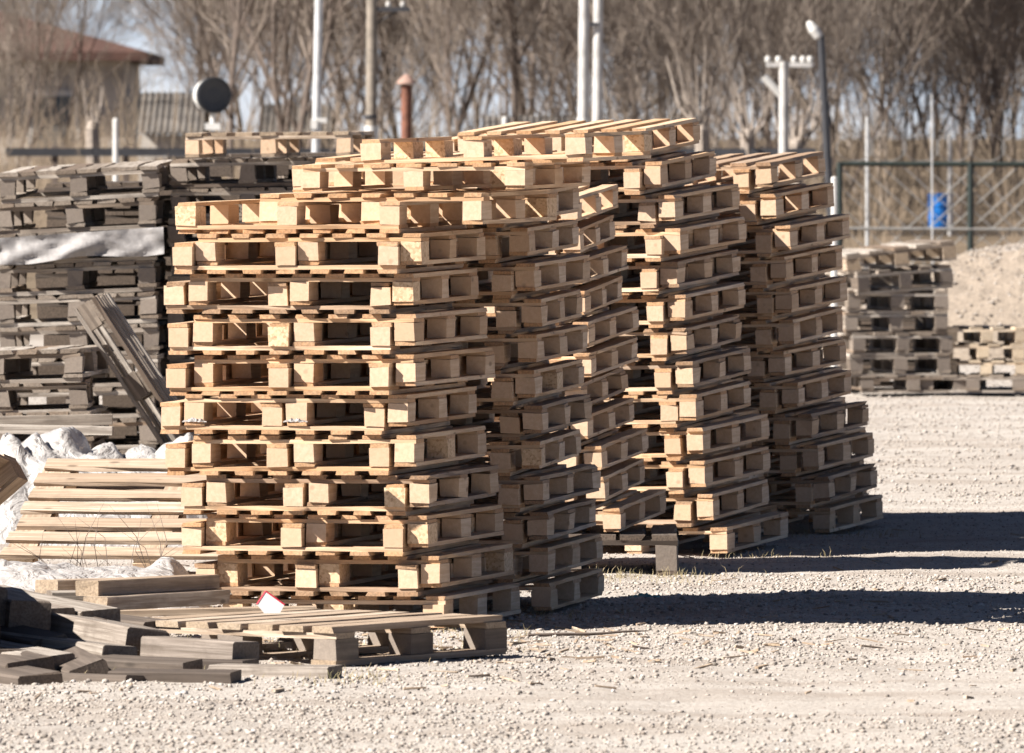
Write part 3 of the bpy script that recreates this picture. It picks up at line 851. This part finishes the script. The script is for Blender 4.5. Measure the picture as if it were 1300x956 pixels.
# gravel mound
mb = MB(); nr, na = 40, 90
cx, cy = (1322 - 650) / F * 88, 88.4
for j in range(nr + 1):
    for i in range(na):
        r = 2.1 * j / nr; t = 2 * math.pi * i / na
        x, y = cx + r * math.cos(t), cy + r * math.sin(t) * .8
        q = Vector((x * 1.3, y * 1.3, 1.0))
        hh = 1.22 * max(0, 1 - (r / 2.1)) ** .62 * (1 + .12 * mnoise.noise(q) + .05 * mnoise.noise(q * 5)) - .03
        mb.v.append((x, y, min(hh, 1.02 + .06 * mnoise.noise(q * 2) + .05 * (x - cx))))
for j in range(nr):
    for i in range(na):
        k = (i + 1) % na
        mb.f.append((j * na + i, (j + 1) * na + i, (j + 1) * na + k, j * na + k))
MOUND = plain('heap_gravel', (.27, .22, .17), .95, var=.35, scale=30, bump=.8)
o = stuff('gravel_mound', mb.mesh('gravel_mound', MOUND))
mv = np.array(mb.v)
pick = RNG.integers(0, len(mv), 7000)
mp_ = mv[pick] + RNG.normal(0, .02, (7000, 3)) * np.array([1, 1, .2])
sv, sf = stones(mp_[:, 0], mp_[:, 1], mp_[:, 2] - .004, .006 + .022 * RNG.uniform(0, 1, 7000) ** 3, OCT, OCTF)
stuff('mound_stones', np_mesh('mound_stones', sv, sf, STONE))

# ------------------------------------------------------------------ fence and things behind the yard
YF = 110.0
fr = thing('mesh_fence', 'dark green framed wire mesh fence with coiled wire along its top', 'fence', Matrix.Translation((0, YF, 0)))
def fx(px): return (px - 650) / F * YF
def fzz(py): return H - (py - HZ) / F * YF
topz, lowz = fzz(208), fzz(290)
for px in (1066, 1232, 1400):
    part('post', MB().tube((fx(px), 0, gz(0, YF) - .1), (fx(px), 0, topz + .02), .035, .035, 8), GREENM, fr)
part('top_rail', MB().tube((fx(1066), 0, topz), (fx(1440), 0, topz - .01), .028, .028, 8), GREENM, fr)
part('lower_rail', MB().tube((fx(1066), -.02, lowz), (fx(1440), -.02, lowz - .02), .016, .016, 8), WIRE, fr)
mb = MB()
x = fx(1030)
b0 = gz(0, YF)
while x < fx(1450):
    for s in (1, -1):
        pa, pb = Vector((x, 0, b0)), Vector((x + s * (topz - b0) * 1.1, 0, topz))
        lo, hi = fx(1066), fx(1440)
        d = pb - pa
        t0, t1 = 0.0, 1.0
        for bound, sg in ((lo, 1), (hi, -1)):
            if abs(d.x) > 1e-9:
                tt = (bound - pa.x) / d.x
                if (d.x > 0) == (sg > 0): t0 = max(t0, tt)
                else: t1 = min(t1, tt)
        if t1 > t0: mb.tube(pa + d * t0, pa + d * t1, (.009 if s > 0 else .006), (.009 if s > 0 else .006), 3, False)
    x += .24
o = part('wire_mesh', mb, WIRE, fr)
mb = MB()
for k in range(9):
    c0 = fx(1085 + 42 * k); r = .17
    pts = [Vector((c0 + r * 1.2 * math.cos(t), .02 * math.sin(3 * t), topz + .03 + r * (1 + math.sin(t)) * .9)) for t in np.linspace(0, 2 * math.pi, 21)]
    mb.path(pts, [.006] * 21, 4)
part('coiled_wire', mb, WIRE, fr)

# rails and posts of the plain fence running on to the left
f2 = thing('rail_fence', 'low dark rail fence running behind the weathered stacks', 'fence', Matrix.Translation((0, 116.0, 0)))
for px in range(-20, 1060, 90):
    xx = (px - 650) / F * 116
    part('post', MB().box((xx, 0, gz(xx, 116) + .75), (.07, .07, 1.7), .004), BARK, f2)
part('rail', MB().box((-1.2, -.05, 1.93), (9.6, .04, .09), .01), DARKM, f2)
part('rail', MB().box((-1.2, -.05, 1.45), (9.6, .04, .09), .01), BARK, f2)

def post(px, y0, y1, Y, r, mat, label, name='marker_post', lean=0.0, cat='post'):
    p0 = at(px, y1, Y); p1 = at(px + lean, y0, Y)
    b = Vector((p0.x, Y, gz(p0.x, Y) - .1))
    mb = MB().tube(b, p1, r, r * .97, 10)
    mb.lathe((p1.x, p1.y, p1.z - .002), [(r * .97, 0), (r * .7, r * .4), (r * .2, r * .55)], 10)
    return tag(link(name, mb.mesh(name, mat)), label, cat)
post(147, 152, 186, 114, .035, WHITE, 'short white post behind the leftmost weathered stack')
post(641, 150, 178, 114, .035, WHITE, 'short white post rising just above the top of the second stack')
post(1206, 173, 300, 125.0, .03, CONCRETE, 'white post beside the blue drum behind the mesh fence')
post(1059, 226, 330, 70, .024, WHITE, 'white concrete post close behind the rear right stack')
post(1184, 120, 300, 107, .009, PALE, 'thin pale pole crossing the blue drum', lean=-1)
post(1101, 150, 190, 118, .022, PALE, 'thin pale post above the mesh fence')

# blue drum standing on the bank
bp_ = at(1194, 284, 127.5)
bp_.z = gz(bp_.x, 127.5) - .01
d = thing('blue_drum', 'small blue plastic drum with rolled rims on the bank behind the fence', 'drum', Matrix.Translation(bp_))
part('shell', MB().lathe((0, 0, 0), [(.135, 0), (.15, .015), (.158, .05), (.158, .15), (.168, .16), (.168, .18), (.158, .19), (.158, .31), (.168, .32), (.168, .34), (.158, .35), (.155, .44), (.162, .45), (.162, .48), (.145, .485), (.14, .47)], 26), BLUE, d)
part('bung', MB().lathe((.07, -.03, .468), [(.025, 0), (.025, .03), (.02, .035)], 12), BLACKP, d)

# round black lamp on a stem
lp = at(270, 121, 100)
l = thing('round_lamp', 'round black floodlight with pale housing on a thin stem', 'lamp', Matrix.Translation((lp.x, 100, 0)))
q = Matrix.Translation((0, 0, lp.z)) @ Matrix.Rotation(R(22), 4, 'Z') @ Matrix.Rotation(R(90), 4, 'X')
part('housing', MB().lathe((0, 0, -.16), [(.12, 0), (.165, .03), (.175, .10), (.178, .17), (.17, .175)], 28), WHITE, l, q)
part('face', MB().lathe((0, 0, .0), [(.172, 0), (.188, .012), (.188, .055), (.17, .06), (.16, .045), (.08, .035)], 28), BLACKP, l, q)
part('stem', MB().tube((0, .05, -.1), (0, .05, lp.z - .17), .022, .02, 8), PALE, l)
part('bracket', MB().box((.0, .03, lp.z - .32), (.16, .09, .07), .004).tube((0, .05, lp.z - .3), (0, .05, lp.z - .1), .03, .03, 8), WHITE, l)

# poles
def pole(px0, px1, y_top, Y, r, mat, label, name='utility_pole', foot=None):
    b = at(px1, 200, Y); t = at(px0, y_top, Y)
    base = Vector((b.x, Y, gz(b.x, Y) - .2))
    o = thing(name, label, 'pole', Matrix.Translation(base))
    top = t - base
    part('shaft', MB().tube((0, 0, 0), top, r, r * .86, 14), mat, o)
    if foot:
        fz = at(px1, foot, Y).z - base.z
        part('painted_foot', MB().tube((0, 0, 0), top * (fz / top.z), r * 1.12, r * 1.1, 14), WHITE, o)
    return o, base, top
o, b_, t_ = pole(408, 396, -160, 105, .048, PALE, 'slim pale steel pole leaning a little to the right', 'steel_pole')
part('clamp', MB().box((.10, -.03, at(0, 153, 105).z - b_.z), (.13, .06, .05), .004).box((.02, 0, at(0, 158, 105).z - b_.z), (.07, .14, .10), .004), WHITE, o)
o, b_, t_ = pole(473, 470, -160, 108, .066, POLEW, 'thick brown grey wooden pole with a dark cross arm near the top', foot=160)
part('cross_arm', MB().box((.22, 0, at(0, 12, 108).z - b_.z), (.44, .07, .05), .003).tube((.06, 0, at(0, 30, 108).z - b_.z), (.3, 0, at(0, 14, 108).z - b_.z), .012, .012, 6), DARKM, o)
for dx in (.2, .36):
    part('insulator', MB().lathe((dx, 0, at(0, 10, 108).z - b_.z), [(.012, 0), (.03, .02), (.03, .05), (.015, .07)], 10), CONCRETE, o)
part('band', MB().tube((0, 0, at(0, 150, 108).z - b_.z), (0, 0, at(0, 146, 108).z - b_.z), .075, .075, 14), DARKM, o)
pole(743, 738, -160, 105, .062, CONCRETE, 'left pole of the concrete pair behind the tall stacks', foot=150)
o, b_, t_ = pole(761, 756, -160, 105.6, .058, CONCRETE, 'right pole of the concrete pair behind the tall stacks', foot=155)
part('tie_bar', MB().box((-.07, -.06, at(0, 30, 105).z - b_.z), (.2, .05, .04), .002), DARKM, o)
# small pole with short arms and a lamp
o, b_, t_ = pole(995, 995, 78, 112, .062, CONCRETE, 'short pale post with a crossbar of insulators and a slanting arm')
part('cross_arm', MB().box((.06, 0, t_.z - .04), (.52, .06, .05), .003), CONCRETE, o)
for dx in (-.18, -.06, .12, .22, .3):
    part('insulator', MB().lathe((dx, 0, t_.z - .02), [(.02, 0), (.035, .02), (.035, .06), (.02, .08)], 10), WHITE, o)
pa, pb = at(970, 97, 112) - b_, at(997, 128, 112) - b_
part('slanting_arm', MB().tube(pa, pb, .05, .04, 8), WHITE, o)
# street lamp
ba = at(1057, 195, 111); tp = at(1042, 45, 111)
base = Vector((ba.x, 111, gz(ba.x, 111) - .2))
o = thing('street_lamp', 'dark leaning lamp post with a pale lamp head', 'street lamp', Matrix.Translation(base))
part('post', MB().tube((.05, 0, 0), tp - base, .055, .04, 10), DARKM, o)
hp = at(1034, 39, 111) - base
part('lamp_head', MB().lathe((0, 0, -.13), [(.03, 0), (.055, .05), (.062, .14), (.045, .22), (.015, .26)], 14), WHITE, o, Matrix.Translation(hp) @ Matrix.Rotation(R(-35), 4, 'Y'))
# rusty flue with cap
bf = at(516, 190, 112); base = Vector((bf.x, 112, gz(bf.x, 112) - .1))
o = thing('rusty_flue', 'rusty stove flue with a conical rain cap', 'chimney', Matrix.Translation(base))
zt = at(0, 108, 112).z - base.z
part('pipe', MB().tube((0, 0, 0), (0, 0, zt), .062, .06, 14), RUST, o)
part('rain_cap', MB().lathe((0, 0, zt + .015), [(.115, 0), (.10, .03), (.05, .085), (.02, .11)], 16), plain('pale_rust', (.35, .22, .17), .8, var=.3), o)
for a in range(3):
    t = a * 2.09
    part('cap_strut', MB().tube((.055 * math.cos(t), .055 * math.sin(t), zt - .03), (.07 * math.cos(t), .07 * math.sin(t), zt + .03), .006, .006, 5), RUST, o)

# ------------------------------------------------------------------ buildings
def corrugated(name, x0, x1, y0, y1, z0, z1, pitch=.085, amp=.014):
    mb = MB(); n = int((x1 - x0) / pitch * 6)
    for th in (0, .02):
        for i in range(n + 1):
            x = x0 + (x1 - x0) * i / n
            dz = amp * math.cos(2 * math.pi * (x - x0) / pitch)
            mb.v.append((x, y0, z0 + dz - th)); mb.v.append((x, y1, z1 + dz - th))
    for i in range(n):
        a = 2 * i; mb.f.append((a, a + 2, a + 3, a + 1))
        b2 = a + 2 * (n + 1); mb.f.append((b2, b2 + 1, b2 + 3, b2 + 2)); mb.f.append((a, b2, b2 + 2, a + 2))
    return mb
def shed(px0, px1, ye, yr, Y, label, mat=ASBEST, depth=3.0):
    a, b2 = at(px0, ye, Y), at(px1, yr, Y)
    zb = gz((a.x + b2.x) / 2, Y) - .3
    o = thing('shed', label, 'shed', Matrix.Translation(((a.x + b2.x) / 2, Y, zb)))
    w = b2.x - a.x; he = a.z - zb; hr = b2.z - zb
    part('wall', MB().box((0, depth / 2, he / 2 - .02), (w * .94, depth * .96, he - .04)), PLASTER, o)
    part('roof', corrugated('roof', -w / 2, w / 2, -.25, depth / 2, he, hr), mat, o)
    part('roof', corrugated('roof', -w / 2, w / 2, depth + .25, depth / 2 + .01, he, hr), mat, o)
    part('door', MB().box((w * .2, -.0, he * .4), (.8, .06, he * .75)), BARK, o)
shed(172, 258, 168, 116, 135, 'small grey shed with a corrugated roof beside the round lamp')
shed(612, 742, 172, 146, 132, 'low grey shed with corrugated roof behind the twin poles')
shed(330, 420, 172, 132, 150, 'small grey shed half hidden by trees left of the steel pole')

Yh = 178.0
ha = at(178, 66, Yh)
zb = gz(-8, Yh) - .3
hs = thing('house', 'old house with a rust red hipped roof behind the trees', 'house', Matrix.Translation((ha.x - 6.0, Yh, zb)))
eave = ha.z - zb
part('wall', MB().box((0, 4, eave / 2), (11.4, 7.6, eave)), PLASTER, hs)
mb = MB()
W2, D0, D1, rz = 6.15, -.45, 8.45, eave + 1.5
mb.v = [(-W2, D0, eave), (W2, D0, eave), (W2, D1, eave), (-W2, D1, eave), (-W2 + 5.4, 4, rz), (W2 - 5.4, 4, rz),
        (-W2, D0, eave - .16), (W2, D0, eave - .16), (W2, D1, eave - .16), (-W2, D1, eave - .16)]
mb.f = [(0, 1, 5, 4), (1, 2, 5), (2, 3, 4, 5), (3, 0, 4), (0, 6, 7, 1), (1, 7, 8, 2), (2, 8, 9, 3), (3, 9, 6, 0), (6, 9, 8, 7)]
rf = part('roof', mb, ROOFR, hs)
part('chimney', MB().box((-1.0, 4.0, rz + .3), (.7, .7, 1.2)), RUST, rf)
for xw in (4.4, 2.4, .4, -1.8):
    wn = part('window', MB().box((xw, .2 - .03, eave - 1.3), (.95, .1, 1.2)), WHITE, hs)
    part('pane', MB().box((xw, .2 - .085, eave - 1.3), (.75, .03, 1.0)), GLASSD, wn)

# ------------------------------------------------------------------ bare trees
def grow(seed, height, stems, lean=.18, lv=5, kids=(5, 5, 5, 4), spread=.6, r0=.075, up=.25):
    rs = random.Random(seed)
    trunk, twigs = MB(), MB()
    def rnd_dir(d, ang):
        o = d.orthogonal().normalized(); o.rotate(Matrix.Rotation(rs.uniform(0, 6.283), 3, d))
        return (d * math.cos(ang) + o * math.sin(ang)).normalized()
    def branch(p, d, L, r, level):
        nseg = 6 if level == 0 else 4 if level == 1 else 3 if level == 2 else 2
        pts = [p]; rad = [r]
        for i in range(nseg):
            d = (d + Vector((rs.gauss(0, .10), rs.gauss(0, .10), rs.gauss(0, .06) + up * .12))).normalized()
            p = p + d * (L / nseg); pts.append(p); rad.append(r * (1 - .75 * (i + 1) / nseg) + .0015)
        tgt = trunk if level <= 1 else twigs
        for i in range(nseg):
            tgt.tube(pts[i], pts[i + 1], rad[i], rad[i + 1], 7 if level == 0 else 5 if level == 1 else 3, False)
        if level >= lv - 1: return
        nk = kids[min(level, len(kids) - 1)]
        if level == 0: nk = int(nk * 1.6)
        for k in range(nk):
            t = rs.uniform(.12 if level == 0 else .2, 1.0)
            i = min(nseg - 1, int(t * nseg)); f = t * nseg - i
            q = pts[i].lerp(pts[i + 1], f)
            rr_ = rad[i] * (1 - f) + rad[i + 1] * f
            dd = rnd_dir((pts[i + 1] - pts[i]).normalized(), rs.uniform(.35, .35 + spread))
            dd = (dd + Vector((0, 0, up))).normalized()
            branch(q, dd, L * rs.uniform(.38, .62) * (1.1 - .35 * t), max(rr_ * .55, .0032), level + 1)
    for s in range(stems):
        a = rs.uniform(0, 6.283); ln = rs.uniform(0, lean) if stems == 1 else rs.uniform(.08, lean + .22)
        branch(Vector((.12 * math.cos(a) * (stems > 1), .12 * math.sin(a) * (stems > 1), -.15)), Vector((math.sin(ln) * math.cos(a), math.sin(ln) * math.sin(a), math.cos(ln))), height * rs.uniform(.75, 1.0), r0 * rs.uniform(.6, 1.1), 0)
    return trunk, twigs

PROT = []
spec = [(1, 8.5, 1, .16, .05, BARK), (2, 7.5, 3, .2, .036, BARK), (3, 9.5, 1, .1, .06, BARK), (4, 6.5, 4, .25, .034, BARKP), (5, 8.0, 2, .22, .042, BARK), (6, 5.5, 5, .3, .028, BARK), (7, 9.0, 2, .12, .044, BARKP)]
for (sd, hh, st, ln, r0, bk) in spec:
    tr, tw = grow(sd, hh, st, ln, r0=r0, kids=(10, 7, 6, 5) if st < 3 else (7, 6, 6, 4), up=.3)
    PROT.append((tr.mesh('trunk', bk), tw.mesh('branches', TWIG), tr, tw))

TREES = []
rs = random.Random(77)
def tree_at(px, Y, k, sc=1.0, rot=None, label=None, group='bare trees behind the yard'):
    x = (px - 650) / F * Y
    M = Matrix.Translation((x, Y, gz(x, Y) - .05)) @ Matrix.Rotation(rs.uniform(0, 6.283) if rot is None else rot, 4, 'Z') @ Matrix.Scale(sc, 4)
    o = thing('bare_tree', label or 'leafless brown tree in the thicket behind the yard', 'tree', M, group)
    link('trunk', PROT[k][0], o); link('branches', PROT[k][1], o)
    return o
for i, px in enumerate(range(-40, 1380, 33)):
    if px < 232 and px != -7: continue
    if 1130 < px < 1205 and rs.random() < .8: continue
    tree_at(px + rs.uniform(-14, 14), rs.uniform(124, 165), rs.randrange(7), rs.uniform(.75, 1.15))
for px, k in ((-8, 3), (76, 0)): tree_at(px, 150, k, .8, label='slender leafless tree standing before the house', group='bare trees before the house')
for i, px in enumerate(range(-60, 1400, 44)):
    if px < 225: continue
    if 1125 < px < 1210 and rs.random() < .9: continue
    tree_at(px + rs.uniform(-14, 14), rs.uniform(170, 240), rs.randrange(7), rs.uniform(.9, 1.35), label='leafless tree standing farther back in the thicket', group='bare trees farther back')

# pruned willows near the fence: pale stubs with straight shoots
def willow(px, y_head, Y, n, hmax, seed, label):
    r_ = random.Random(seed); p = at(px, y_head, Y)
    zb_ = gz(p.x, Y)
    o = thing('pruned_willow', label, 'tree', Matrix.Translation((p.x, Y, zb_)))
    hd = p.z - zb_
    t = MB(); t.path([(0, 0, -.1), (.02, 0, hd * .5), (-.01, 0, hd), (0.01, 0, hd + .1)], [.09, .075, .085, .05], 8)
    part('trunk', t, BARKP, o)
    s = MB()
    for k in range(n):
        a = r_.uniform(-.75, .75); L = r_.uniform(.35, 1) * hmax
        b0 = Vector((r_.uniform(-.05, .05), r_.uniform(-.05, .05), hd - .05))
        m_ = b0 + Vector((math.sin(a) * L * .4, r_.gauss(0, .08), math.cos(a) * L * .4))
        e = m_ + Vector((math.sin(a * .35) * L * .6, r_.gauss(0, .08), math.cos(a * .35) * L * .6))
        w = r_.uniform(.010, .024)
        s.path([b0, m_, e], [w, w * .8, w * .3], 5)
    part('shoots', s, BARKP, o)
willow(892, 165, 113, 12, 1.15, 1, 'pruned pale willow with straight shoots left of the short post')
willow(950, 175, 116, 12, .9, 2, 'low pruned willow stump just left of the short post')
willow(1012, 185, 119, 14, 1.0, 3, 'pruned willow with spreading shoots behind the short post')
willow(118, 165, 118, 9, .7, 4, 'pruned tan willow before the house')

# undergrowth and the far wood that closes the view
mb = MB()
for _ in range(5500):
    Y = random.uniform(112, 175); x = random.uniform(-.06, .06) * Y
    if .040 < x / Y < .050 and Y < 131: continue
    b0 = Vector((x, Y, gz(x, Y) - .05)); L = random.uniform(.3, 1.5) * (1 if random.random() < .8 else 1.6)
    d = Vector((random.gauss(0, .22), random.gauss(0, .2), 1)).normalized()
    m_ = b0 + d * L * .55
    e = m_ + (d + Vector((random.gauss(0, .22), random.gauss(0, .2), .1))).normalized() * L * .45
    w = random.uniform(.004, .009)
    mb.tube(b0, m_, w, w * .8, 3, False); mb.tube(m_, e, w * .8, w * .3, 3, False)
    if random.random() < .5:
        mb.tube(m_, m_ + Vector((random.gauss(0, .25), random.gauss(0, .2), .4)).normalized() * L * .4, w * .7, w * .3, 3, False)
stuff('undergrowth', mb.mesh('undergrowth', REED))

V, Fq = [], []
base_n = 0
arrs = []
for (a, b2, tr, tw) in PROT:
    v = np.array(tr.v + tw.v)
    fa = [f for f in tr.f] + [tuple(i + len(tr.v) for i in f) for f in tw.f]
    arrs.append((v, np.array([f for f in fa if len(f) == 4])))
for i in range(36):
    px = -120 + 1540 * i / 35 + rs.uniform(-10, 10)
    if 60 < px < 215 or 1135 < px < 1205: continue
    Y = rs.uniform(250, 330); x = (px - 650) / F * Y
    v, f = arrs[rs.randrange(7)]
    a = rs.uniform(0, 6.283); s_ = rs.uniform(.9, 1.4)
    q = np.stack([(v[:, 0] * math.cos(a) - v[:, 1] * math.sin(a)) * s_ + x, (v[:, 0] * math.sin(a) + v[:, 1] * math.cos(a)) * s_ + Y, v[:, 2] * s_ + gz(x, Y)], -1)
    V.append(q); Fq.append(f + base_n); base_n += len(v)
stuff('far_wood', np_mesh('far_wood', np.concatenate(V), np.concatenate(Fq), TWIG))

# ------------------------------------------------------------------ light, sky, camera
EL, AZ = 39.0, 22.0
sun = bpy.data.lights.new('sun', 'SUN'); sun.energy = 5.0; sun.angle = R(.5); sun.color = (1.0, .945, .885)
so = bpy.data.objects.new('sun', sun); COL.objects.link(so)
dv = Vector((math.cos(R(AZ)) * math.cos(R(EL)), math.sin(R(AZ)) * math.cos(R(EL)), -math.sin(R(EL))))
so.rotation_euler = dv.to_track_quat('-Z', 'Y').to_euler()
so.location = (-20, -8, 20)
w = bpy.data.worlds.new('World'); SC.world = w; w.use_nodes = True
nt = w.node_tree; bg = nt.nodes['Background']
sky = nt.nodes.new('ShaderNodeTexSky'); sky.sky_type = 'NISHITA'; sky.sun_disc = False
sky.sun_elevation = R(EL); sky.sun_rotation = math.atan2(-dv.x, -dv.y)
sky.air_density = .28; sky.dust_density = .1
tc = nt.nodes.new('ShaderNodeTexCoord')
mp = nt.nodes.new('ShaderNodeMapping'); mp.inputs['Scale'].default_value = (9, 9, 26); mp.inputs['Location'].default_value = (.3, 0, .2)
nt.links.new(tc.outputs['Generated'], mp.inputs['Vector'])
cn = nt.nodes.new('ShaderNodeTexNoise'); cn.inputs['Scale'].default_value = 1.0; cn.inputs['Detail'].default_value = 7.0; cn.inputs['Roughness'].default_value = .6
nt.links.new(mp.outputs[0], cn.inputs['Vector'])
cm = ramp(nt, cn.outputs['Fac'], [(.36, (0, 0, 0)), (.56, (1, 1, 1))])
sx = nt.nodes.new('ShaderNodeSeparateXYZ'); nt.links.new(tc.outputs['Generated'], sx.inputs[0])
mr = nt.nodes.new('ShaderNodeMapRange'); mr.inputs['From Min'].default_value = .10; mr.inputs['From Max'].default_value = .22
mr.inputs['To Min'].default_value = 1.0; mr.inputs['To Max'].default_value = 0.0
nt.links.new(sx.outputs[2], mr.inputs['Value'])
hz = mixc(nt, cm, (3.9, 4.9, 6.2), (7.2, 7.2, 7.3))
fw = nt.nodes.new('ShaderNodeMapRange'); fw.inputs['From Min'].default_value = .6; fw.inputs['From Max'].default_value = .9
nt.links.new(sx.outputs[1], fw.inputs['Value'])
nt.links.new(mixc(nt, mathn(nt, 'MULTIPLY', mr.outputs[0], fw.outputs[0]), sky.outputs[0], hz), bg.inputs['Color'])
bg.inputs['Strength'].default_value = .05

cam = bpy.data.cameras.new('camera'); co = bpy.data.objects.new('camera', cam); COL.objects.link(co)
co.location = (0, 0, H); co.rotation_euler = (R(90), 0, 0)
cam.sensor_width = 36.0; cam.lens = F / 1300 * 36.0
cam.shift_y = -(478.0 - HZ) / 1300.0
cam.clip_start = .5; cam.clip_end = 3000
cam.dof.use_dof = True; cam.dof.focus_distance = 38.5; cam.dof.aperture_fstop = 13.0
SC.camera = co
SC.view_settings.view_transform = 'Standard'; SC.view_settings.look = 'None'
SC.view_settings.exposure = 1.42; SC.view_settings.gamma = 1
SC.cycles.max_bounces = 8; SC.cycles.diffuse_bounces = 4
SC.cycles.use_denoising = True
